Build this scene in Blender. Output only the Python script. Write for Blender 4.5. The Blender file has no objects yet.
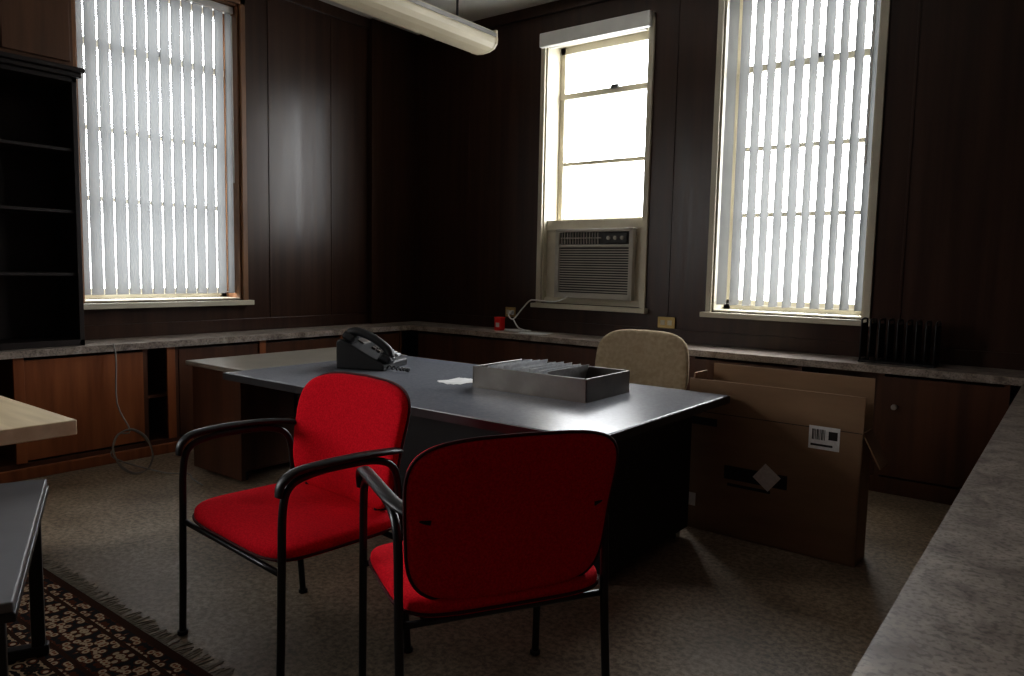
import bpy, bmesh, math, random
from mathutils import Vector, Matrix
random.seed(7)
sc=bpy.context.scene
COL=bpy.context.collection
# ------------------------------------------------------------------ materials
def newmat(name):
    m=bpy.data.materials.new(name);m.use_nodes=True
    nt=m.node_tree;b=nt.nodes['Principled BSDF']
    return m,nt,b
def mat(name,c1,c2=None,rough=.5,metal=0,scale=(5,5,5),bump=0,bscale=None,detail=4,rng=(.35,.65),spec=.5,sheen=0,rough2=None,coat=0):
    m,nt,b=newmat(name)
    b.inputs['Roughness'].default_value=rough;b.inputs['Metallic'].default_value=metal
    b.inputs['Specular IOR Level'].default_value=spec
    if sheen: b.inputs['Sheen Weight'].default_value=sheen
    if coat: b.inputs['Coat Weight'].default_value=coat
    if c2 is None: c2=tuple(min(1,x*1.25) for x in c1)
    tc=nt.nodes.new('ShaderNodeTexCoord');mp=nt.nodes.new('ShaderNodeMapping');mp.inputs['Scale'].default_value=scale
    nt.links.new(tc.outputs['Object'],mp.inputs[0])
    n=nt.nodes.new('ShaderNodeTexNoise');n.inputs['Scale'].default_value=1;n.inputs['Detail'].default_value=detail
    nt.links.new(mp.outputs[0],n.inputs[0])
    r=nt.nodes.new('ShaderNodeValToRGB');r.color_ramp.elements[0].position=rng[0];r.color_ramp.elements[1].position=rng[1]
    r.color_ramp.elements[0].color=(*c1,1);r.color_ramp.elements[1].color=(*c2,1)
    nt.links.new(n.outputs[0],r.inputs[0]);nt.links.new(r.outputs[0],b.inputs['Base Color'])
    if rough2 is not None:
        mr=nt.nodes.new('ShaderNodeMapRange');mr.inputs[1].default_value=rng[0];mr.inputs[2].default_value=rng[1]
        mr.inputs[3].default_value=rough;mr.inputs[4].default_value=rough2
        nt.links.new(n.outputs[0],mr.inputs[0]);nt.links.new(mr.outputs[0],b.inputs['Roughness'])
    if bump:
        n2=nt.nodes.new('ShaderNodeTexNoise');n2.inputs['Scale'].default_value=bscale or 60;n2.inputs['Detail'].default_value=3
        nt.links.new(tc.outputs['Object'],n2.inputs[0])
        bp=nt.nodes.new('ShaderNodeBump');bp.inputs['Strength'].default_value=bump;bp.inputs['Distance'].default_value=.01
        nt.links.new(n2.outputs[0],bp.inputs['Height']);nt.links.new(bp.outputs[0],b.inputs['Normal'])
    return m
M={}
M['panel']=mat('dark_wood_paneling',(.036,.016,.009),(.056,.025,.014),rough=.28,rough2=.34,scale=(16,16,.6),detail=5,spec=.42)
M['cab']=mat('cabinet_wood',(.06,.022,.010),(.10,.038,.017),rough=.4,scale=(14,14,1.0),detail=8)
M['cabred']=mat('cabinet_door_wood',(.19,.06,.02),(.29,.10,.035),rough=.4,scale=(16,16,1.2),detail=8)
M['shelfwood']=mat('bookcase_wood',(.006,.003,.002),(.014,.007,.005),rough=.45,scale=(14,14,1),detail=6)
M['upper']=mat('upper_cabinet_wood',(.07,.033,.016),(.12,.055,.027),rough=.4,scale=(12,12,1),detail=6)
M['oak']=mat('window_oak_trim',(.18,.09,.045),(.27,.14,.07),rough=.4,scale=(20,20,2),detail=6)
M['cream']=mat('cream_paint',(.52,.48,.38),(.6,.56,.45),rough=.45,scale=(3,3,3))
M['white']=mat('white_paint',(.7,.7,.68),(.78,.78,.76),rough=.4)
M['ceil']=mat('ceiling_plaster',(.74,.74,.71),(.82,.82,.79),rough=.9,scale=(2,2,2))
M['black']=mat('black_metal',(.008,.008,.009),(.012,.012,.014),rough=.32)
M['blackplas']=mat('black_plastic',(.01,.01,.011),(.016,.016,.018),rough=.42)
M['deskbase']=mat('desk_black_steel',(.010,.010,.011),(.016,.016,.018),rough=.45,scale=(3,3,3))
M['desktop']=mat('desk_gray_laminate',(.17,.18,.205),(.205,.215,.24),rough=.27,scale=(60,60,60),detail=4)
M['edge']=mat('desk_edge_band',(.03,.03,.032),(.05,.05,.052),rough=.3)
M['steel']=mat('brushed_steel',(.35,.34,.33),(.45,.44,.42),rough=.35,metal=.8)
M['red']=mat('red_fabric',(.58,.006,.018),(.74,.012,.030),rough=.95,scale=(160,160,160),bump=.2,bscale=350,sheen=.0,spec=.12,detail=2)
M['piping']=mat('dark_red_piping',(.05,.002,.004),(.07,.004,.006),rough=.8)
M['tan']=mat('beige_fabric',(.38,.30,.20),(.48,.39,.27),rough=.95,scale=(40,40,40),bump=.2,bscale=300,spec=.15)
M['card']=mat('corrugated_cardboard',(.24,.15,.085),(.29,.185,.105),rough=.85,scale=(3,3,12),detail=5)
M['cardin']=mat('cardboard_inside',(.36,.24,.145),(.42,.28,.17),rough=.9)
M['ink']=mat('box_print_ink',(.012,.01,.01),(.02,.018,.016),rough=.7)
M['label']=mat('paper_label',(.66,.66,.64),(.76,.76,.74),rough=.7,scale=(60,60,60))
M['paper']=mat('white_paper',(.6,.6,.6),(.7,.7,.7),rough=.7,scale=(20,20,20))
M['traymetal']=mat('tray_metal',(.10,.09,.08),(.14,.127,.115),rough=.36,metal=.4,scale=(8,8,8))
M['file']=mat('file_dividers',(.5,.51,.53),(.68,.69,.7),rough=.6,scale=(30,30,30))
M['retop']=mat('credenza_laminate',(.22,.20,.165),(.28,.255,.215),rough=.3,scale=(5,5,5),detail=8)
M['creamtop']=mat('cream_wood_laminate',(.54,.44,.29),(.66,.55,.38),rough=.4,scale=(2,18,18),detail=6)
M['graytop']=mat('gray_typing_laminate',(.14,.14,.148),(.17,.17,.18),rough=.35,scale=(6,6,6))
M['brass']=mat('brass_plate',(.42,.30,.12),(.5,.36,.16),rough=.4,metal=.5)
M['cord']=mat('cord_grey',(.24,.23,.22),(.30,.29,.27),rough=.5)
M['redpl']=mat('red_plastic',(.75,.02,.02),(.82,.03,.03),rough=.4)
M['ac']=mat('ac_beige_plastic',(.42,.40,.36),(.48,.46,.41),rough=.5)
M['acd']=mat('ac_dark',(.03,.03,.03),(.045,.045,.045),rough=.5)
M['lens']=mat('fixture_acrylic',(.78,.70,.52),(.84,.76,.57),rough=.35)
M['fring']=mat('rug_fringe',(.22,.19,.15),(.36,.32,.26),rough=.9,scale=(30,30,30))
def stone():
    m,nt,b=newmat('counter_marble_laminate')
    tc=nt.nodes.new('ShaderNodeTexCoord')
    n=nt.nodes.new('ShaderNodeTexNoise');n.inputs['Scale'].default_value=7;n.inputs['Detail'].default_value=10;n.inputs['Roughness'].default_value=.7;n.inputs['Distortion'].default_value=1.2
    nt.links.new(tc.outputs['Object'],n.inputs[0])
    r=nt.nodes.new('ShaderNodeValToRGB');e=r.color_ramp.elements
    e[0].position=.33;e[0].color=(.14,.105,.088,1);e[1].position=.66;e[1].color=(.46,.395,.345,1)
    x=e.new(.5);x.color=(.32,.27,.23,1)
    nt.links.new(n.outputs[0],r.inputs[0])
    v=nt.nodes.new('ShaderNodeTexNoise');v.inputs['Scale'].default_value=90;v.inputs['Detail'].default_value=3
    nt.links.new(tc.outputs['Object'],v.inputs[0])
    r2=nt.nodes.new('ShaderNodeValToRGB');r2.color_ramp.elements[0].position=.38;r2.color_ramp.elements[1].position=.5
    r2.color_ramp.elements[0].color=(.6,.6,.6,1)
    nt.links.new(v.outputs[0],r2.inputs[0])
    mx=nt.nodes.new('ShaderNodeMix');mx.data_type='RGBA';mx.blend_type='MULTIPLY';mx.inputs[0].default_value=1
    nt.links.new(r.outputs[0],mx.inputs[6]);nt.links.new(r2.outputs[0],mx.inputs[7])
    nt.links.new(mx.outputs[2],b.inputs['Base Color']);b.inputs['Roughness'].default_value=.4
    return m
M['stone']=stone()
def floorm():
    m,nt,b=newmat('worn_speckled_floor')
    tc=nt.nodes.new('ShaderNodeTexCoord')
    n=nt.nodes.new('ShaderNodeTexNoise');n.inputs['Scale'].default_value=1.8;n.inputs['Detail'].default_value=8
    v=nt.nodes.new('ShaderNodeTexNoise');v.inputs['Scale'].default_value=42;v.inputs['Detail'].default_value=4;v.inputs['Roughness'].default_value=.75
    for q in (n,v): nt.links.new(tc.outputs['Object'],q.inputs[0])
    r=nt.nodes.new('ShaderNodeValToRGB');e=r.color_ramp.elements
    e[0].position=.35;e[0].color=(.25,.19,.13,1);e[1].position=.65;e[1].color=(.48,.385,.28,1)
    nt.links.new(n.outputs[0],r.inputs[0])
    r2=nt.nodes.new('ShaderNodeValToRGB');e=r2.color_ramp.elements
    e[0].position=.40;e[0].color=(.45,.44,.43,1);e[1].position=.60;e[1].color=(1.0,1.0,1.0,1)
    nt.links.new(v.outputs[0],r2.inputs[0])
    mx=nt.nodes.new('ShaderNodeMix');mx.data_type='RGBA';mx.blend_type='MULTIPLY';mx.inputs[0].default_value=1
    nt.links.new(r.outputs[0],mx.inputs[6]);nt.links.new(r2.outputs[0],mx.inputs[7])
    nt.links.new(mx.outputs[2],b.inputs['Base Color']);b.inputs['Roughness'].default_value=.5
    bp=nt.nodes.new('ShaderNodeBump');bp.inputs['Strength'].default_value=.10;bp.inputs['Distance'].default_value=.005
    nt.links.new(v.outputs[0],bp.inputs['Height']);nt.links.new(bp.outputs[0],b.inputs['Normal'])
    return m
M['floor']=floorm()
def rugm(hx,hy):
    m,nt,b=newmat('persian_rug')
    L=nt.links.new;N=nt.nodes.new
    tc=N('ShaderNodeTexCoord');sp=N('ShaderNodeSeparateXYZ');L(tc.outputs['Object'],sp.inputs[0])
    def math_(op,a,c=None):
        q=N('ShaderNodeMath');q.operation=op
        if hasattr(a,'links'): L(a,q.inputs[0])
        else: q.inputs[0].default_value=a
        if c is not None:
            if hasattr(c,'links'): L(c,q.inputs[1])
            else: q.inputs[1].default_value=c
        return q.outputs[0]
    ax=math_('SUBTRACT',hx,math_('ABSOLUTE',sp.outputs[0]));ay=math_('SUBTRACT',hy,math_('ABSOLUTE',sp.outputs[1]))
    d=math_('MINIMUM',ax,ay)
    cb=N('ShaderNodeCombineXYZ');L(math_('PINGPONG',sp.outputs[0],.14),cb.inputs[0]);L(math_('PINGPONG',sp.outputs[1],.11),cb.inputs[1])
    vo=N('ShaderNodeTexVoronoi');vo.inputs['Scale'].default_value=26;L(cb.outputs[0],vo.inputs[0])
    r=N('ShaderNodeValToRGB');r.color_ramp.interpolation='CONSTANT';e=r.color_ramp.elements
    e[0].position=0;e[0].color=(.60,.48,.34,1);e[1].position=.28;e[1].color=(.18,.055,.025,1)
    x=e.new(.38);x.color=(.035,.028,.025,1);x=e.new(.54);x.color=(.50,.37,.24,1);x=e.new(.72);x.color=(.03,.025,.025,1)
    L(vo.outputs['Distance'],r.inputs[0])
    vo2=N('ShaderNodeTexVoronoi');vo2.inputs['Scale'].default_value=38;L(cb.outputs[0],vo2.inputs[0])
    r3=N('ShaderNodeValToRGB');r3.color_ramp.interpolation='CONSTANT';e=r3.color_ramp.elements
    e[0].position=0;e[0].color=(.28,.10,.05,1);e[1].position=.22;e[1].color=(.55,.44,.31,1)
    x=e.new(.48);x.color=(.12,.04,.02,1);x=e.new(.65);x.color=(.03,.028,.03,1)
    L(vo2.outputs['Distance'],r3.inputs[0])
    rb=N('ShaderNodeValToRGB');rb.color_ramp.interpolation='CONSTANT';e=rb.color_ramp.elements
    e[0].position=0;e[0].color=(1,1,1,1);e[1].position=.30;e[1].color=(0,0,0,1)
    L(d,rb.inputs[0])
    mx=N('ShaderNodeMix');mx.data_type='RGBA';L(rb.outputs[0],mx.inputs[0]);L(r.outputs[0],mx.inputs[6]);L(r3.outputs[0],mx.inputs[7])
    rs=N('ShaderNodeValToRGB');rs.color_ramp.interpolation='CONSTANT';e=rs.color_ramp.elements
    e[0].position=0;e[0].color=(1,1,1,1);e[1].position=.03;e[1].color=(0,0,0,1)
    for p,c in ((.08,1),(.095,0),(.24,1),(.255,0),(.30,1),(.315,0)):
        x=e.new(p);x.color=(c,c,c,1)
    L(d,rs.inputs[0])
    m2=N('ShaderNodeMix');m2.data_type='RGBA';L(rs.outputs[0],m2.inputs[0]);L(mx.outputs[2],m2.inputs[6]);m2.inputs[7].default_value=(.06,.026,.016,1)
    L(m2.outputs[2],b.inputs['Base Color']);b.inputs['Roughness'].default_value=.95;b.inputs['Specular IOR Level'].default_value=.1
    return m
def slatm():
    m,nt,b=newmat('blind_slat_vinyl')
    nt.nodes.remove(b);o=nt.nodes['Material Output']
    d=nt.nodes.new('ShaderNodeBsdfDiffuse');t=nt.nodes.new('ShaderNodeBsdfTranslucent');mx=nt.nodes.new('ShaderNodeMixShader')
    tc=nt.nodes.new('ShaderNodeTexCoord');n=nt.nodes.new('ShaderNodeTexNoise');n.inputs['Scale'].default_value=9
    nt.links.new(tc.outputs['Object'],n.inputs[0]);r=nt.nodes.new('ShaderNodeValToRGB')
    r.color_ramp.elements[0].color=(.15,.15,.145,1);r.color_ramp.elements[1].color=(.19,.19,.185,1)
    nt.links.new(n.outputs[0],r.inputs[0]);nt.links.new(r.outputs[0],d.inputs[0])
    t.inputs[0].default_value=(.62,.64,.645,1)
    mx.inputs[0].default_value=.075
    nt.links.new(d.outputs[0],mx.inputs[1]);nt.links.new(t.outputs[0],mx.inputs[2]);nt.links.new(mx.outputs[0],o.inputs[0])
    return m
M['slat']=slatm()
def glassm():
    m,nt,b=newmat('window_glass')
    nt.nodes.remove(b);o=nt.nodes['Material Output']
    t=nt.nodes.new('ShaderNodeBsdfTransparent');g=nt.nodes.new('ShaderNodeBsdfGlossy');g.inputs['Roughness'].default_value=.05
    mx=nt.nodes.new('ShaderNodeMixShader');mx.inputs[0].default_value=.05
    nt.links.new(t.outputs[0],mx.inputs[1]);nt.links.new(g.outputs[0],mx.inputs[2]);nt.links.new(mx.outputs[0],o.inputs[0])
    return m
M['glass']=glassm()
# ------------------------------------------------------------------ geometry helpers
def grp(name,loc=(0,0,0),rz=0,s=1):
    e=bpy.data.objects.new(name,None);e.location=loc;e.rotation_euler=(0,0,rz);e.scale=(s,s,s);e.empty_display_size=.1;COL.objects.link(e);return e
def mesh_obj(name,verts,faces,m,parent=None,smooth=False,loc=(0,0,0),rot=(0,0,0)):
    me=bpy.data.meshes.new(name);me.from_pydata([tuple(v) for v in verts],[],faces);me.update()
    bm=bmesh.new();bm.from_mesh(me);bmesh.ops.recalc_face_normals(bm,faces=bm.faces);bm.to_mesh(me);bm.free()
    if smooth:
        for p in me.polygons:p.use_smooth=True
    me.materials.append(M[m] if isinstance(m,str) else m)
    o=bpy.data.objects.new(name,me);o.location=loc;o.rotation_euler=rot;COL.objects.link(o)
    if parent: o.parent=parent
    return o
BF=[(0,1,3,2),(4,6,7,5),(0,4,5,1),(2,3,7,6),(0,2,6,4),(1,5,7,3)]
def bverts(lo,hi):
    return [(x,y,z) for x in (lo[0],hi[0]) for y in (lo[1],hi[1]) for z in (lo[2],hi[2])]
def boxes(name,lst,m,parent=None,bevel=0,loc=(0,0,0),rot=(0,0,0)):
    V=[];F=[]
    for lo,hi in lst:
        k=len(V);V+=bverts(lo,hi);F+=[tuple(i+k for i in f) for f in BF]
    o=mesh_obj(name,V,F,m,parent,loc=loc,rot=rot)
    if bevel:
        b=o.modifiers.new('b','BEVEL');b.width=bevel;b.segments=2;b.limit_method='ANGLE'
    return o
def box(name,lo,hi,m,parent=None,bevel=0,**k): return boxes(name,[(lo,hi)],m,parent,bevel,**k)
def catmull(P,n,cyc=False):
    P=[Vector(p) for p in P];out=[];N=len(P)
    rng=range(N if cyc else N-1)
    for i in rng:
        g=lambda j:P[j%N] if cyc else P[max(0,min(N-1,j))]
        a,b,c,d=g(i-1),g(i),g(i+1),g(i+2)
        for s in range(n):
            t=s/n
            out.append(.5*((2*b)+(c-a)*t+(2*a-5*b+4*c-d)*t*t+(3*b-a-3*c+d)*t**3))
    if not cyc: out.append(P[-1])
    return out
def sweep(name,pts,r,m,parent=None,seg=10,sm=5,cyc=False,ref=None,flat=1.0,loc=(0,0,0),rot=(0,0,0)):
    P=catmull(pts,sm,cyc) if sm>1 else [Vector(p) for p in pts]
    n=len(P);V=[];F=[];prev=None
    for i,p in enumerate(P):
        a=P[(i-1)%n] if (cyc or i>0) else p;b=P[(i+1)%n] if (cyc or i<n-1) else p
        t=(b-a).normalized()
        if ref is not None: nn=Vector(ref)
        elif prev is None: nn=Vector((0,0,1)) if abs(t.z)<.9 else Vector((1,0,0))
        else: nn=prev
        nn=(nn-t*nn.dot(t))
        nn=nn.normalized() if nn.length>1e-6 else Vector((1,0,0))
        prev=nn;bb=t.cross(nn)
        rr=r(i/(n-1)) if callable(r) else r
        for s in range(seg):
            an=2*math.pi*s/seg
            V.append(p+nn*math.cos(an)*rr+bb*math.sin(an)*rr*flat)
    L=n if cyc else n-1
    for i in range(L):
        for s in range(seg):
            j=(i+1)%n
            F.append((i*seg+s,i*seg+(s+1)%seg,j*seg+(s+1)%seg,j*seg+s))
    if not cyc:
        F.append(tuple(range(seg))[::-1]);F.append(tuple((n-1)*seg+s for s in range(seg)))
    return mesh_obj(name,V,F,m,parent,smooth=True,loc=loc,rot=rot)
def cyl(name,c,r,h,m,parent=None,axis='z',seg=24,r2=None):
    r2=r if r2 is None else r2;V=[];F=[]
    for k,(rr,zz) in enumerate(((r,-h/2),(r2,h/2))):
        for s in range(seg):
            a=2*math.pi*s/seg;x,y,z=rr*math.cos(a),rr*math.sin(a),zz
            if axis=='y':x,y,z=x,z,y
            if axis=='x':x,y,z=z,x,y
            V.append((c[0]+x,c[1]+y,c[2]+z))
    for s in range(seg):F.append((s,(s+1)%seg,seg+(s+1)%seg,seg+s))
    F.append(tuple(range(seg)));F.append(tuple(range(seg,2*seg)))
    o=mesh_obj(name,V,F,m,parent)
    b=o.modifiers.new('b','BEVEL');b.width=min(.004,h*.2,r*.2);b.segments=2;b.limit_method='ANGLE'
    return o
def cushion(name,w,d,t,m,parent=None,e=4,p=3.5,warp=None,seg=64,rings=14):
    V=[];F=[]
    def sp(c,k):return math.copysign(abs(c)**(2/k),c)
    def ring(r,s):
        z=s*t/2*max(0,(1-r**p))**(1/p)
        for i in range(seg):
            a=2*math.pi*i/seg
            V.append((w/2*r*sp(math.cos(a),e),d/2*r*sp(math.sin(a),e),z))
    rs=[math.sin(math.pi/2*k/rings) for k in range(1,rings+1)]
    V.append((0,0,t/2))
    for r in rs: ring(min(r,1),1)
    for r in reversed(rs[:-1]): ring(r,-1)
    V.append((0,0,-t/2))
    R=2*rings-1
    for i in range(seg):F.append((0,1+i,1+(i+1)%seg))
    for k in range(R-1):
        for i in range(seg):
            a=1+k*seg;F.append((a+i,a+seg+i,a+seg+(i+1)%seg,a+(i+1)%seg))
    l=len(V)-1;a=1+(R-1)*seg
    for i in range(seg):F.append((a+i,l,a+(i+1)%seg))
    if warp: V=[warp(*v) for v in V]
    return mesh_obj(name,V,F,m,parent,smooth=True)
# ------------------------------------------------------------------ room shell
XL,XR,YB,YF,H=-5.48,.55,5.45,-2.6,3.65
T=.3;G=.002
Z0=1.06
box('floor',(XL-T,YF-T,-.1),(XR+T,YB+T,0),'floor')
box('ceiling',(XL-T,YF-T,H),(XR+T,YB+T,H+.1),'ceil')
W2=(-3.86,-2.86,3.34);W3=(-2.25,-1.17,3.5);W1=(2.25,3.48,3.40);W4=(-1.9,-.5,3.44)
def wallpieces(a0,a1,ops,mk):
    L=[mk(a0,a1,0,Z0)];c=a0
    for o in ops:
        L.append(mk(c,o[0],Z0,H));L.append(mk(o[0],o[1],o[2],H));c=o[1]
    L.append(mk(c,a1,Z0,H));return L
boxes('wall_back',wallpieces(XL-T,XR+T,[W2,W3],lambda a,b,z0,z1:((a,YB,z0),(b,YB+T,z1))),'panel')
boxes('wall_left',wallpieces(YF-T,YB,[W4,W1],lambda a,b,z0,z1:((XL-T,a,z0),(XL,b,z1))),'panel')
box('wall_right',(XR,YF-T,0),(XR+T,YB,H),'panel')
box('wall_front',(XL,YF-T,0),(XR,YF,H),'panel')
boxes('trim_1',[((x-.008,YB-.006,.8),(x+.008,YB,H)) for x in (-4.75,-2.62,-.95,-.2)]+[((XL,YB-.03,H-.09),(XR,YB,H)),((XL,YB-.015,.8),(XR,YB,.9))],'panel',bevel=.002)
boxes('trim_2',[((XL,y-.008,.8),(XL+.006,y+.008,H)) for y in (3.75,4.4)]+[((XL,4.83,.8),(XL+.06,YB,H)),((XL,YF,H-.09),(XL+.03,YB,H)),((XL,2.1,.8),(XL+.015,YB,.9))],'panel',bevel=.002)
# ------------------------------------------------------------------ windows
def window(n,w,top,loc,rz,cas,bars=(2.89-Z0,),thin=(2.30-Z0,1.80-Z0)):
    g=grp('window_%d'%n,loc,rz);h=top-Z0;hw=w/2;D=.2
    c=.045
    boxes('casing',[((-hw-c,-.025,-.02),(-hw,.0,h+c)),((hw,-.025,-.02),(hw+c,0,h+c)),((-hw-c,-.025,h),(hw+c,0,h+c))],cas,g,bevel=.004)
    boxes('sill',[((-hw-.07,-.07,-.045),(hw+.07,.0,-.005)),((-hw+.001,0,-.0),(hw-.001,D,.012))],'cream',g,bevel=.004)
    boxes('jamb_lining',[((-hw,0,0),(-hw+.015,T,h)),((hw-.015,0,0),(hw,T,h)),((-hw,0,h-.015),(hw,T,h))],cas if n==1 else 'cream',g)
    s=.05
    L=[((-hw+.015,D,.012),(-hw+.015+s,D+.05,h-.015)),((hw-.015-s,D,.012),(hw-.015,D+.05,h-.015)),((-hw+.015,D,h-.08),(hw-.015,D+.05,h-.015)),((-hw+.015,D,.012),(hw-.015,D+.05,.09))]
    for b in bars: L.append(((-hw+.015,D-.01,b-.025),(hw-.015,D+.05,b+.025)))
    for b in thin: L.append(((-hw+.015,D+.01,b-.016),(hw-.015,D+.045,b+.016)))
    boxes('sash',L,'cream',g,bevel=.003)
    for b in bars: box('sash_lock',(.05,D-.03,b+.01),(.12,D+.01,b+.045),'acd',g,bevel=.004)
    box('glass',(-hw+.02,D+.03,.02),(hw-.02,D+.034,h-.02),'glass',g)
    l=bpy.data.lights.new('portal','AREA');l.shape='RECTANGLE';l.size=w;l.size_y=h;l.cycles.is_portal=True
    lo=bpy.data.objects.new('portal',l);COL.objects.link(lo);lo.parent=g;lo.location=(0,T+.02,h/2);lo.rotation_euler=(math.radians(-90),0,0)
    return g
window(1,W1[1]-W1[0],W1[2],(XL,(W1[0]+W1[1])/2,Z0),math.radians(90),'oak')
window(2,W2[1]-W2[0],W2[2],((W2[0]+W2[1])/2,YB,Z0),0,'cream')
window(3,W3[1]-W3[0],W3[2],((W3[0]+W3[1])/2,YB,Z0),0,'cream')
window(4,W4[1]-W4[0],W4[2],(XL,(W4[0]+W4[1])/2,Z0),math.radians(90),'oak')
def blinds(w,top,loc,rz,ang,pitch):
    g=grp('vertical_blinds',loc,rz);h=top-Z0
    box('headrail',(-w/2+.02,.04,h-.07),(w/2-.02,.10,h-.017),'white',g,bevel=.004)
    V=[];F=[];n=int((w-.06)/pitch);sw=.089;z0,z1=.05,h-.07
    for i in range(n+1):
        cx=-w/2+.045+i*(w-.09)/n;a=math.radians(ang+random.uniform(-5,5))
        k=len(V);cols=4
        for z in (z0,z1):
            for j in range(cols+1):
                s=(j/cols-.5)*sw;bow=.006*(1-(2*j/cols-1)**2)
                x=cx+s*math.cos(a)-bow*math.sin(a);y=.07+s*math.sin(a)+bow*math.cos(a)
                V.append((x,y,z))
        for j in range(cols):F.append((k+j,k+j+1,k+cols+2+j,k+cols+1+j))
    mesh_obj('slats',V,F,'slat',g,smooth=True)
    sweep('bottom_chain',[(-w/2+.04,.10,.06),(0,.10,.055),(w/2-.04,.10,.06)],.002,'white',g,seg=5)
    sweep('wand',[(w/2-.05,.02,h-.1),(w/2-.05,.015,h-1.4)],.005,'white',g,seg=6)
blinds(W1[1]-W1[0],W1[2],(XL,(W1[0]+W1[1])/2,Z0),math.radians(90),12,.088)
blinds(W3[1]-W3[0],W3[2],((W3[0]+W3[1])/2,YB,Z0),0,62,.098)
g=grp('roller_shade',((W2[0]+W2[1])/2,YB,W2[2]))
w=W2[1]-W2[0]
box('valance',(-w/2-.03,-.08,-.07),(w/2+.03,-.027,.05),'white',g,bevel=.01)
cyl('roll',(0,-.0,-.05),.025,w-.06,'white',g,axis='x')
# ------------------------------------------------------------------ air conditioner
g=grp('window_air_conditioner',((W2[0]+W2[1])/2,YB,Z0+.05))
x0,x1=-.34,.41
box('body',(x0,.03,.02),(x1,.45,.58),'ac',g,bevel=.01)
boxes('front_bezel',[((x0-.01,-.02,.0),(x0+.03,.04,.60)),((x1-.03,-.02,0),(x1+.01,.04,.60)),((x0,-.02,0),(x1,.04,.05)),((x0,-.02,.57),(x1,.04,.60)),((x0,-.02,.44),(x1,.04,.465))],'ac',g,bevel=.006)
box('grille_back',(x0+.03,.005,.05),(x1-.03,.012,.58),'acd',g)
boxes('intake_louvers',[((x0+.03,-.012,.06+i*.021),(x1-.03,.006,.06+i*.021+.009)) for i in range(18)],'ac',g)
boxes('outlet_vanes',[((x0+.05+i*.028,-.01,.47),(x0+.056+i*.028,.006,.57)) for i in range(14)]+[((x0+.04,-.012,.515),(x1-.3,.0,.525))],'ac',g)
box('control_panel',(x1-.26,-.018,.475),(x1-.05,.006,.56),'acd',g,bevel=.004)
for i in range(3): cyl('knob_%d'%i,(x1-.22+i*.065,-.025,.518),.016,.02,'ac',g,axis='y')
boxes('side_filler',[((-w/2+.015,.05,-.04),(x0,.08,.60)),((x1,.05,-.04),(w/2-.015,.08,.60)),((-w/2+.015,.04,.60),(w/2-.015,.09,.68)),((-w/2+.015,.02,-.038),(w/2-.015,.3,.0))],'cream',g,bevel=.003)
# ------------------------------------------------------------------ counters + cabinets
CH=.80;CT=.045
FX=-5.06;FY=5.0;RX=-.215
boxes('counter_top',[((XL+G,YF+G,CH-CT),(FX,YB-G,CH)),((FX,FY,CH-CT),(RX,YB-G,CH)),((RX,YF+G,CH-CT),(XR-G,YB-G,CH))],'stone')
g=grp('base_cabinet')
fx=FX-.03
boxes('carcass',[((XL+G,YF+G,0),(XL+.02,FY,CH-CT)),((XL+G,YF+G,.0),(fx,FY,.10))]+[((XL+G,y-.015,.1),(fx,y+.015,CH-CT)) for y in (-1,.2,1.0,1.71,2.48,2.70,3.4,4.2,4.9)]+[((XL+G,YF+G,.40),(fx-.03,FY,.42))],'cab',g)
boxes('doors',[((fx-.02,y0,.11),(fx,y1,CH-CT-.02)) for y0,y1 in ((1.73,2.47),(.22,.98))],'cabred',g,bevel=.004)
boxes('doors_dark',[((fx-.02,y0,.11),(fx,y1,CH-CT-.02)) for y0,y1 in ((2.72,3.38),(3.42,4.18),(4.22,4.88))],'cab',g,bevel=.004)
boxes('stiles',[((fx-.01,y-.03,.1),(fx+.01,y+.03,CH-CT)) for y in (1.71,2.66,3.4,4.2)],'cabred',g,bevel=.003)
box('kick_molding',(fx-.01,YF+G,0),(fx+.025,FY,.07),'cabred',g,bevel=.006)
g=grp('base_cabinet')
fy=FY+.03
boxes('carcass',[((FX,YB-.02,0),(RX,YB-G,CH-CT)),((fx,fy,0),(RX,YB-G,.1))]+[((x-.015,fy,.1),(x+.015,YB-G,CH-CT)) for x in (-4.6,-3.8,-3.0,-2.2,-1.45,-.95,-.3)],'cab',g)
boxes('doors',[((x0+.01,fy,.11),(x1-.01,fy+.02,CH-CT-.02)) for x0,x1 in ((-5.0,-4.6),(-4.6,-3.8),(-3.8,-3.0),(-3.0,-2.2),(-2.2,-1.45),(-.95,-.3))],'cab',g,bevel=.004)
for i,x in enumerate((-.87,-1.55,-2.3,-3.1)): cyl('knob_%d'%i,(x,fy-.012,.55),.017,.025,'steel',g,axis='y')
g=grp('base_cabinet')
boxes('carcass',[((RX+.05,YF+G,0),(XR-G,YB-.02,.1)),((RX+.03,YF+G,.1),(RX+.05,YB-.02,CH-CT)),((XR-.02,YF+G,.1),(XR-G,YB-.02,CH-CT))],'cab',g)
boxes('doors',[((RX+.015,y,.12),(RX+.03,y+.7,CH-CT-.02)) for y in (-2.25,-1.5,-.75,0,.75,1.5,2.25,3.0,3.75)],'cab',g,bevel=.004)
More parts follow.
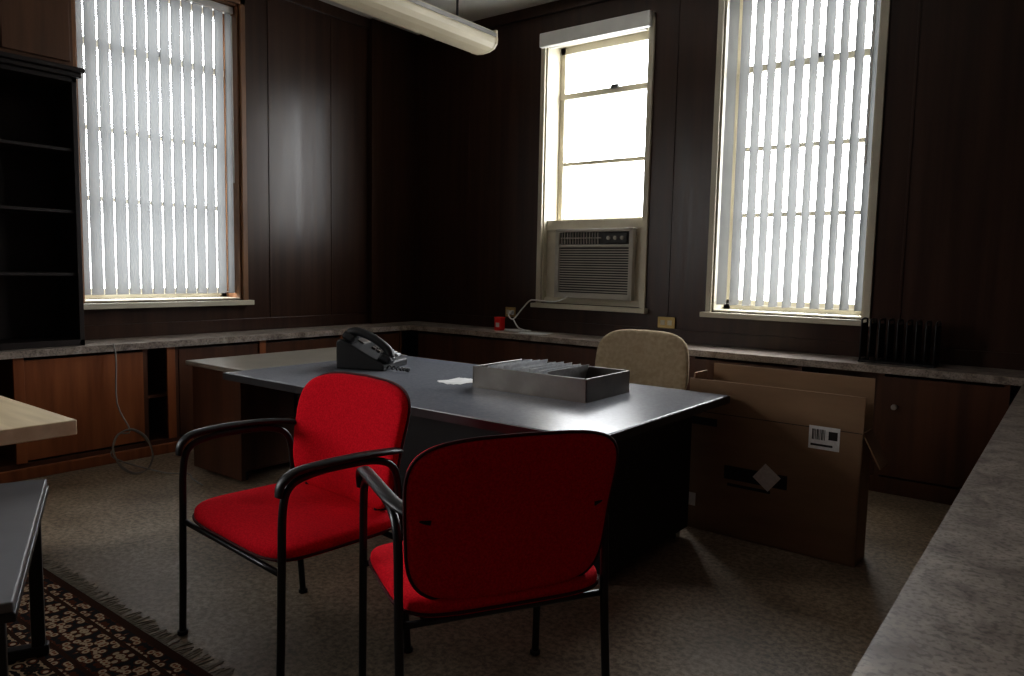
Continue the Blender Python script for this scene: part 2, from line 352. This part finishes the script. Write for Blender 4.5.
# ------------------------------------------------------------------ bookcase + upper cabinet
g=grp('bookcase',(XL+G,0,CH))
by0,by1,bd,bh=.5,2.12,.33,1.70
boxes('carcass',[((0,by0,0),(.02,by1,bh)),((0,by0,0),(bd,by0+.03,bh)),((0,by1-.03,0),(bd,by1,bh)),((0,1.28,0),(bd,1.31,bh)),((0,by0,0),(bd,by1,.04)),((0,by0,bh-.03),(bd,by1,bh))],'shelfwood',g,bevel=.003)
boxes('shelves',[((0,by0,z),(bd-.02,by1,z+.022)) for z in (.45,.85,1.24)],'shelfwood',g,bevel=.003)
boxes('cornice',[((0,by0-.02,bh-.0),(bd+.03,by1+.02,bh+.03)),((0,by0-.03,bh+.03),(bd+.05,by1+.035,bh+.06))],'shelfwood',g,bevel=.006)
g=grp('upper_wall_cabinet',(XL+G,0,CH+bh+.06))
uh=H-(CH+bh+.06)-.002
box('carcass',(0,by0,0),(.29,by1,uh),'upper',g)
boxes('doors',[((.29,y,.04),(.31,y+.38,uh-.04)) for y in (.55,.94,1.33,1.72)],'upper',g,bevel=.005)
# ------------------------------------------------------------------ office desk
DZ=.74
g=grp('office_desk')
X0,X1,Y0,Y1=-3.80,-1.375,2.29,3.60
box('desktop',(X0,Y0,DZ-.035),(X1,Y1,DZ),'desktop',g,bevel=.006)
boxes('edge_band',[((X0-.003,Y0-.004,DZ-.04),(X1+.004,Y0,DZ-.004)),((X1,Y0,DZ-.04),(X1+.004,Y1,DZ-.004)),((X0-.003,Y1,DZ-.04),(X1+.004,Y1+.004,DZ-.004)),((X0-.004,Y0,DZ-.04),(X0,Y1,DZ-.004))],'edge',g)
bx0,bx1,by0_,by1_=-3.52,-1.52,2.66,3.50
box('modesty_panel',(bx0,by0_,.06),(bx1,by0_+.025,DZ-.036),'deskbase',g,bevel=.003)
box('pedestal_1',(bx1-.45,by0_+.026,.05),(bx1,by1_,DZ-.036),'deskbase',g,bevel=.008)
box('pedestal_2',(bx0,by0_+.026,.05),(bx0+.45,by1_,DZ-.036),'deskbase',g,bevel=.008)
for k,xx in enumerate((bx1-.43,bx0+.02)):
    boxes('drawers_%d'%(k+1),[((xx,by1_,z),(xx+.41,by1_+.018,z+.17)) for z in (.08,.27,.46)],'deskbase',g,bevel=.004)
    boxes('drawer_pulls_%d'%(k+1),[((xx+.13,by1_+.018,z+.12),(xx+.28,by1_+.035,z+.135)) for z in (.08,.27,.46)],'steel',g)
boxes('feet',[((x,y,0),(x+.05,y+.05,.055)) for x in (bx0+.02,bx0+.37,bx1-.43,bx1-.08) for y in (by0_+.03,by1_-.08)],'steel',g)
boxes('top_rails',[((bx0+.1,by0_-.2,DZ-.06),(bx1-.1,by0_-.17,DZ-.036)),((bx0+.1,by0_-.2,DZ-.06),(bx0+.13,by0_,DZ-.036)),((bx1-.13,by0_-.2,DZ-.06),(bx1-.1,by0_,DZ-.036))],'deskbase',g)
g=grp('desk_return')
box('top',(-4.58,2.49,.69),(-3.82,3.75,.72),'retop',g,bevel=.005)
box('end_panel',(-4.55,2.52,.02),(-4.0,2.55,.69),'cab',g,bevel=.003)
box('cabinet_body',(-4.55,2.55,.06),(-4.05,3.71,.69),'cab',g,bevel=.004)
boxes('drawer_fronts',[((-4.05,y,z),(-4.035,y+.36,z+.28)) for y in (2.57,2.95,3.33) for z in (.08,.38)],'cab',g,bevel=.004)
boxes('feet',[((x,y,0),(x+.04,y+.04,.065)) for x in (-4.53,-4.11) for y in (2.57,3.65)],'black',g)
# ------------------------------------------------------------------ red guest chairs
def guest_chair(loc,face,W=.33,bw=.60,sw=.61,zo=0):
    g=grp('guest_chair',loc,face+math.pi/2)
    for s,nm in ((-1,'right'),(1,'left')):
        sweep('side_frame_'+nm,[(s*W,-.235,0),(s*W,-.23,.2),(s*W,-.225,.45),(s*W,-.22,.62),(s*W,-.195,.69),(s*W,-.12,.715),(s*W,0,.72),(s*W,.12,.712),(s*W,.19,.68),(s*W,.215,.6),(s*W,.225,.4),(s*W,.25,.15),(s*W,.262,0)],.0125,'black',g,ref=(1,0,0),sm=6,seg=12)
        sweep('arm_pad_'+nm,[(s*(W+.002),-.235,.665),(s*(W+.004),-.225,.705),(s*(W+.008),-.18,.733),(s*(W+.012),-.08,.742),(s*(W+.01),.05,.742),(s*(W),.16,.735),(s*(W-.03),.235,.722),(s*(W-.075),.265,.71)],lambda t:.022*(1-.25*abs(2*t-1)**3),'blackplas',g,ref=(1,0,0),flat=.55,sm=6,seg=14)
        sweep('back_bracket_'+nm,[(s*.20,.10,.44),(s*.22,.19,.44),(s*.22,.215,.50),(s*.22,.22,.58),(s*.21,.225,.66)],.011,'black',g,sm=5)
        for y in (-.235,.262): cyl('glide_%s_%s'%(nm,'f' if y<0 else 'r'),(s*W,y,.008),.018,.016,'blackplas',g)
    for y in (-.20,.19): sweep('cross_bar_%s'%('f' if y<0 else 'r'),[(-W,y-.02 if y<0 else y+.03,.42),(0,y-.02 if y<0 else y+.03,.42),(W,y-.02 if y<0 else y+.03,.42)],.010,'black',g,sm=2)
    box('seat_pan',(-.24,-.18,.415),(.24,.20,.435),'blackplas',g,bevel=.008)
    def ws(x,y,z):
        k=(-y-.10)
        dz=-.4*max(0,k)**2
        wd=1+.04*(-y)
        return (x*wd,y+.02,z+.468+dz-.02*(1-(x/.3)**2)*(z>0)*.4)
    cushion('seat',sw,.51,.074,'red',g,e=5,p=4,warp=ws)
    def wb(x,y,z):
        h=y/.46+.5
        wd=.90+.10*h
        yy=.245-.32*x*x + h*.075 -.02*math.sin(h*math.pi)
        return (x*wd,yy-z,.48+zo+h*.435+.015*(1-(x/.3)**2)*(h>.5)*(h-.5)*2)
    cushion('backrest',bw,.46,.062,'red',g,e=5,p=5,warp=wb)
    sp=lambda c:math.copysign(abs(c)**(2/5),c)
    an=[2*math.pi*i/64 for i in range(64)]
    sweep('backrest_piping',[wb((bw/2+.002)*sp(math.cos(a)),.232*sp(math.sin(a)),-.012) for a in an],.005,'piping',g,sm=1,cyc=True,seg=6)
    sweep('seat_piping',[ws((sw/2+.001)*sp(math.cos(a)),.256*sp(math.sin(a)),-.01) for a in an],.005,'piping',g,sm=1,cyc=True,seg=6)
    return g
guest_chair((-2.155,1.540,0),math.radians(-95),.338,.665,.67,.006)
guest_chair((-1.385,1.665,0),math.radians(150.5),.305,.62,.61)
# ------------------------------------------------------------------ tan office chair
g=grp('office_chair',(-2.19,4.02,0),math.radians(8))
def wt(x,y,z):
    h=y/.46+.5
    return (x*(1-.06*h*h),.26-.35*x*x+h*.06-z,.53+h*.445)
cushion('backrest',.64,.46,.09,'tan',g,e=3.6,p=3,warp=wt)
def wt2(x,y,z): return (x,y,z+.48-.5*max(0,-y-.1)**2)
cushion('seat',.56,.52,.10,'tan',g,e=4,p=3,warp=wt2)
box('back_support',(-.04,.25,.40),(.04,.30,.72),'blackplas',g,bevel=.01)
box('seat_mechanism',(-.12,-.12,.38),(.12,.30,.43),'blackplas',g,bevel=.01)
cyl('gas_lift',(0,0,.24),.028,.29,'steel',g)
for k in range(5):
    a=k*2*math.pi/5+.3
    sweep('base_arm_%d'%k,[(0,0,.12),(.15*math.cos(a),.15*math.sin(a),.11),(.30*math.cos(a),.30*math.sin(a),.075)],.022,'blackplas',g,sm=4)
    cyl('caster_%d'%k,(.30*math.cos(a),.30*math.sin(a),.028),.028,.04,'blackplas',g,axis='x')
# ------------------------------------------------------------------ cardboard box
g=grp('cardboard_box',(-1.175,3.72,0),math.radians(-1))
hw,hd=.43,.085;t=.006
box('front_panel',(-hw,-hd,0),(hw,-hd+t,.80),'card',g)
box('back_panel',(-hw+.06,hd-t,0),(hw,hd,.87),'card',g)
boxes('side_panels',[((-hw,-hd,0),(-hw+t,hd,.63)),((hw-t,-hd,0),(hw,hd,.63))],'card',g)
box('bottom_panel',(-hw,-hd,0),(hw,hd,t),'card',g)
box('side_flap_1',(0,-hd+.006,-.006),(.17,hd-.006,.0),'card',g,loc=(hw,0,.63),rot=(0,math.radians(62),0))
box('side_flap_2',(-.01,-hd+.01,0),(0,hd-.01,.20),'cardin',g,loc=(-hw,0,.63),rot=(0,math.radians(8),0))
f=-hd-.002
boxes('crease_lines',[((-hw+.005,f+.0012,.629),(hw-.005,f+.002,.632))],'ink',g)
box('shipping_label',(.19,f,.53),(.33,f+.001,.64),'label',g)
boxes('barcode',[((.205+i*.007,f-.0007,.575),(.205+i*.007+(.003 if i%3 else .005),f,.625)) for i in range(9)]+[((.2,f-.0007,.545),(.30,f,.555)),((.28,f-.0007,.58),(.32,f,.62))],'ink',g)
box('logo_print',(-.22,f+.001,.30),(.10,f+.0015,.37),'ink',g)
box('small_print',(-.2,f+.001,.265),(.02,f+.0015,.28),'ink',g)
box('corner_print',(-.41,f+.001,.56),(-.27,f+.0015,.60),'ink',g)
box('diamond_sticker',(-.05,-.001,-.05),(.05,0,.05),'label',g,loc=(0,f,.345),rot=(0,math.radians(38),0))
box('small_label',(-.42,f,.12),(-.37,f+.001,.19),'label',g)
# ------------------------------------------------------------------ desk tray with files
g=grp('file_tray',(-2.125,3.10,DZ),math.radians(1))
a,b,h=.34,.215,.112
box('bottom',(-a,-b,0),(a,b,.008),'traymetal',g)
boxes('walls',[((-a,-b,0),(a,-b+.012,h)),((-a,b-.012,0),(a,b,h)),((-a,-b,0),(-a+.012,b,h)),((a-.012,-b,0),(a,b,h))],'traymetal',g,bevel=.003)
V=[];F=[]
for i in range(8):
    x=-.29+i*.052;k=len(V);hh=.122+random.uniform(-.006,.008)
    V+=[(x,-b+.02,.01),(x,b-.02,.01),(x+.035,b-.02,hh),(x+.035,-b+.02,hh),(x+.003,-b+.02,.01),(x+.003,b-.02,.01),(x+.038,b-.02,hh),(x+.038,-b+.02,hh)]
    F+=[tuple(k+j for j in q) for q in ((0,1,2,3),(4,7,6,5),(2,6,7,3),(0,3,7,4),(1,5,6,2),(0,4,5,1))]
mesh_obj('file_dividers',V,F,'file',g)
g=grp('loose_papers',(-2.64,2.98,DZ))
for i in range(3): box('sheet_%d'%i,(-.10,-.07,.001*i),(.10,.07,.001*i+.0008),'paper',g,rot=(0,0,math.radians(65+i*17)))
# ------------------------------------------------------------------ desk phone
g=grp('desk_phone',(-3.42,3.05,DZ),math.radians(112),1.35)
V=[(-.13,-.12,0),(.13,-.12,0),(.13,.11,0),(-.13,.11,0),(-.13,-.12,.03),(.13,-.12,.03),(.13,.09,.135),(-.13,.09,.135),(-.13,.11,.12),(.13,.11,.12)]
F=[(3,2,1,0),(0,1,5,4),(4,5,6,7),(7,6,9,8),(8,9,2,3),(0,4,7,8,3),(1,2,9,6,5)]
o=mesh_obj('body',V,F,'blackplas',g);bv=o.modifiers.new('b','BEVEL');bv.width=.008;bv.segments=3
sl=math.atan2(.105,.21)
def onp(nm,lo,hi,m): return box(nm,lo,hi,m,g,bevel=.002,loc=(0,-.12,.03),rot=(sl,0,0))
onp('display',(-.03,.165,.0),(.11,.205,.006),'traymetal')
boxes('keys',[((-.02+i*.028,.03+j*.026,0),(0.0+i*.028,.048+j*.026,.008)) for i in range(3) for j in range(4)],'traymetal',g,loc=(0,-.12,.03),rot=(sl,0,0))
boxes('line_keys',[((.075,.03+j*.02,0),(.11,.043+j*.02,.007)) for j in range(5)],'file',g,loc=(0,-.12,.03),rot=(sl,0,0))
sweep('handset_grip',[(-.085,.0,.03),(-.085,.03,.055),(-.085,.11,.066),(-.085,.19,.055),(-.085,.225,.03)],.019,'blackplas',g,loc=(0,-.12,.03),rot=(sl,0,0),seg=12)
for k,y in enumerate((.015,.21)):
    box('handset_cup_%d'%k,(-.115,y-.03,.0),(-.055,y+.03,.038),'blackplas',g,bevel=.012,loc=(0,-.12,.03),rot=(sl,0,0))
co=[]
for i in range(120):
    t=i/119;an=t*2*math.pi*14
    co.append((-.085-.05*math.sin(t*math.pi)-.0+.008*math.cos(an),-.13-.12*math.sin(t*math.pi)*1.0+.0+.02*t,.014+.008*math.sin(an)))
sweep('coiled_cord',co,.0025,'blackplas',g,sm=1,seg=5)
# ------------------------------------------------------------------ fluorescent fixture
g=grp('fluorescent_light_fixture',(-3.70,0,3.02))
fy0,fy1=1.9,4.40
pr=[(-.13,.05),(-.135,.02),(-.13,-.012),(-.105,-.042),(-.06,-.058),(0,-.063),(.06,-.058),(.105,-.042),(.13,-.012),(.135,.02),(.13,.05)]
V=[];F=[]
for y in (fy0,fy1-.02):
    for x,z in pr:V.append((x,y,z))
n=len(pr)
for i in range(n-1):F.append((i,i+1,n+i+1,n+i))
F.append(tuple(range(n)));F.append(tuple(range(n,2*n)));F.append((0,n,2*n-1,n-1))
mesh_obj('acrylic_lens',V,F,'lens',g)
boxes('lens_side_rails',[((-.140,fy0,.035),(-.128,fy1-.02,.06)),((.128,fy0,.035),(.140,fy1-.02,.06))],'steel',g)
box('housing',(-.12,fy0,.05),(.12,fy1-.01,.08),'cream',g,bevel=.006)
V=[];F=[]
for y in (fy1-.02,fy1):
    for x,z in pr+[(.13,.085),(-.13,.085)]:V.append((x*1.03,y,z*1.03))
n+=2
for i in range(n):F.append((i,(i+1)%n,n+(i+1)%n,n+i))
F.append(tuple(range(n)));F.append(tuple(range(n,2*n)))
mesh_obj('end_cap',V,F,'lens',g)
for k,y in enumerate((2.2,3.3,4.1)):
    cyl('stem_%d'%k,(0,y,.08+(H-3.02-.08)/2),.009,H-3.02-.08,'black',g)
    cyl('canopy_%d'%k,(0,y,H-3.02-.012),.05,.024,'black',g)
# ------------------------------------------------------------------ counter items
g=grp('red_tin',(-4.15,5.22,CH))
box('body',(-.04,-.03,0),(.04,.03,.105),'redpl',g,bevel=.006)
box('lid',(-.042,-.032,.105),(.042,.032,.12),'redpl',g,bevel=.004)
box('label',(-.02,-.0315,.03),(.02,-.03,.07),'label',g)
g=grp('power_outlet',(-2.62,YB-.008,.95))
box('plate',(-.075,-.008,-.045),(.075,0,.045),'brass',g,bevel=.003)
boxes('sockets',[((-.05,-.011,-.02),(-.012,-.007,.02)),((.012,-.011,-.02),(.05,-.007,.02))],'cream',g,bevel=.002)
g=grp('power_outlet',(-4.2,YB-G,.955))
box('plate',(-.06,-.008,-.045),(.06,0,.045),'brass',g,bevel=.003)
boxes('sockets',[((-.045,-.011,-.02),(-.01,-.007,.02)),((.01,-.011,-.02),(.045,-.007,.02))],'cream',g,bevel=.002)
g=grp('air_conditioner_cord')
box('plug',(-4.19,YB-.055,.93),(-4.15,YB-.014,.97),'label',g,bevel=.006)
sweep('cord',[(-4.17,YB-.05,.95),(-4.15,YB-.1,.93),(-4.08,YB-.12,.90),(-4.02,YB-.06,1.0),(-3.95,YB-.05,1.07),(-3.85,YB-.085,1.08),(-3.65,YB-.09,1.075),(-3.55,YB-.04,1.12)],.007,'label',g)
sweep('slack',[(-4.08,YB-.12,.90),(-4.0,YB-.15,.83),(-3.9,YB-.18,.81),(-3.95,YB-.28,.81),(-4.08,YB-.24,.81),(-4.02,YB-.14,.81),(-3.85,YB-.16,.81)],.007,'label',g)
g=grp('paper_pile',(-3.75,5.2,CH))
for i in range(2): box('sheet_%d'%i,(-.14,-.10,.001*i),(.14,.10,.001*i+.0008),'paper',g,rot=(0,0,math.radians(8+i*12)))
g=grp('desktop_file_rack',(-.90,5.22,CH))
box('base',(-.22,-.09,0),(.22,.09,.015),'black',g,bevel=.003)
for i in range(9):
    x=-.21+i*.0525
    sweep('divider_%d'%i,[(x,-.08,.015),(x,-.08,.24),(x,-.06,.275),(x,.06,.275),(x,.08,.24),(x,.08,.015)],.006,'black',g,sm=3,seg=6)
    box('leaf_%d'%i,(x-.002,-.075,.03),(x+.002,.075,.25),'black',g)
g=grp('coiled_power_cord')
P=[(FX+.02,2.25,CH+.01),(FX+.03,2.26,.7),(FX+.07,2.24,.42)]
c=Vector((-4.70,2.20,.15));ux=Vector((.45,.89,0)).normalized();uz=Vector((-.25,0,1)).normalized()
for i in range(34):
    an=math.pi/2+i*2*math.pi/10;r=.135+.012*math.sin(i*1.3);P.append(c+ux*math.cos(an)*r*.85+uz*math.sin(an)*r+Vector((.03*math.sin(i*.7)*.4,0,0)))
P+=[(-4.58,2.33,.01),(-4.45,2.42,.008),(-4.32,2.38,.008),(-4.15,2.35,.008)]
sweep('cord',P,.005,'cord',g,sm=4,seg=6)
# ------------------------------------------------------------------ foreground left furniture
RT=.006
g=grp('cream_side_desk',(0,0,RT))
box('top',(-4.15,-.35,.72),(-2.83,1.13,.775),'creamtop',g,bevel=.004)
box('pedestal',(-4.10,-.3,.05),(-3.45,.95,.72),'cab',g,bevel=.005)
boxes('feet',[((x,y,0),(x+.05,y+.05,.06)) for x in (-4.08,-3.55) for y in (-.28,.85)],'black',g)
box('back_panel',(-3.45,-.3,.2),(-2.95,-.27,.72),'cab',g)
boxes('legs',[((-3.0,-.3,0),(-2.95,-.25,.72))],'black',g)
g=grp('typing_table',(-2.76,1.0,RT),math.radians(-23.8))
box('top',(0,-.48,.575),(1.05,0,.60),'graytop',g,bevel=.005)
box('top_rim',(-.004,-.484,.555),(1.054,.004,.575),'black',g,bevel=.003)
boxes('legs',[((.02,-.06,.03),(.055,-.02,.555)),((.02,-.46,.03),(.055,-.42,.555)),((.99,-.06,.03),(1.025,-.02,.555)),((.99,-.46,.03),(1.025,-.42,.555))],'black',g,bevel=.005)
boxes('foot_runners',[((.015,-.47,0),(.06,-.01,.035)),((.985,-.47,0),(1.03,-.01,.035))],'black',g,bevel=.005)
box('stretcher',(.05,-.26,.12),(1.0,-.23,.15),'black',g,bevel=.004)
# ------------------------------------------------------------------ rug
rx0,rx1,ry0,ry1=-4.2,-1.95,-1.0,1.25
g=grp('persian_rug',((rx0+rx1)/2,(ry0+ry1)/2,0))
hx,hy=(rx1-rx0)/2,(ry1-ry0)/2
M['rug']=rugm(hx,hy)
box('pile',(-hx,-hy,.0005),(hx,hy,RT-.0005),'rug',g)
V=[];F=[]
for s in (-1,1):
    x=-hx
    while x<hx:
        l=random.uniform(.045,.075);dx=random.uniform(-.02,.02);k=len(V);wd=.0035
        V+=[(x-wd,s*hy,.005),(x+wd,s*hy,.005),(x+dx+wd,s*(hy+l),.003),(x+dx-wd,s*(hy+l),.003),(x-wd,s*hy,.002),(x+wd,s*hy,.002),(x+dx+wd,s*(hy+l),.001),(x+dx-wd,s*(hy+l),.001)]
        F+=[tuple(k+j for j in q) for q in ((0,1,2,3),(4,7,6,5),(2,6,7,3),(0,3,7,4),(1,5,6,2))]
        x+=random.uniform(.009,.016)
mesh_obj('fringe',V,F,'fring',g)
# ------------------------------------------------------------------ world
w=bpy.data.worlds.new('World');sc.world=w;w.use_nodes=True
nt=w.node_tree;bg=nt.nodes['Background']
tc=nt.nodes.new('ShaderNodeTexCoord');sp=nt.nodes.new('ShaderNodeSeparateXYZ');r=nt.nodes.new('ShaderNodeValToRGB')
nt.links.new(tc.outputs['Generated'],sp.inputs[0]);nt.links.new(sp.outputs[2],r.inputs[0])
e=r.color_ramp.elements;e[0].position=0.0;e[0].color=(.42,.43,.44,1);e[1].position=.12;e[1].color=(.97,.985,1.0,1)
nt.links.new(r.outputs[0],bg.inputs[0]);bg.inputs[1].default_value=18
# ------------------------------------------------------------------ camera
p=math.radians(5.3);a=math.radians(1.15);yaw=math.radians(37.5)
Fv=Vector((-math.sin(yaw)*math.cos(p),math.cos(yaw)*math.cos(p),-math.sin(p)))
R0=Vector((math.cos(yaw),math.sin(yaw),0));U0=R0.cross(Fv)
Xc=R0*math.cos(a)+U0*math.sin(a);Yc=-R0*math.sin(a)+U0*math.cos(a)
cd=bpy.data.cameras.new('camera');cd.sensor_width=36;cd.lens=740/1024*36;cd.clip_start=.02
cam=bpy.data.objects.new('camera',cd);COL.objects.link(cam)
m=Matrix((Xc,Yc,-Fv)).transposed().to_4x4();m.translation=(0,0,1.35);cam.matrix_world=m
sc.camera=cam
sc.view_settings.view_transform='Standard'
try: sc.view_settings.look='Medium High Contrast'
except Exception: pass
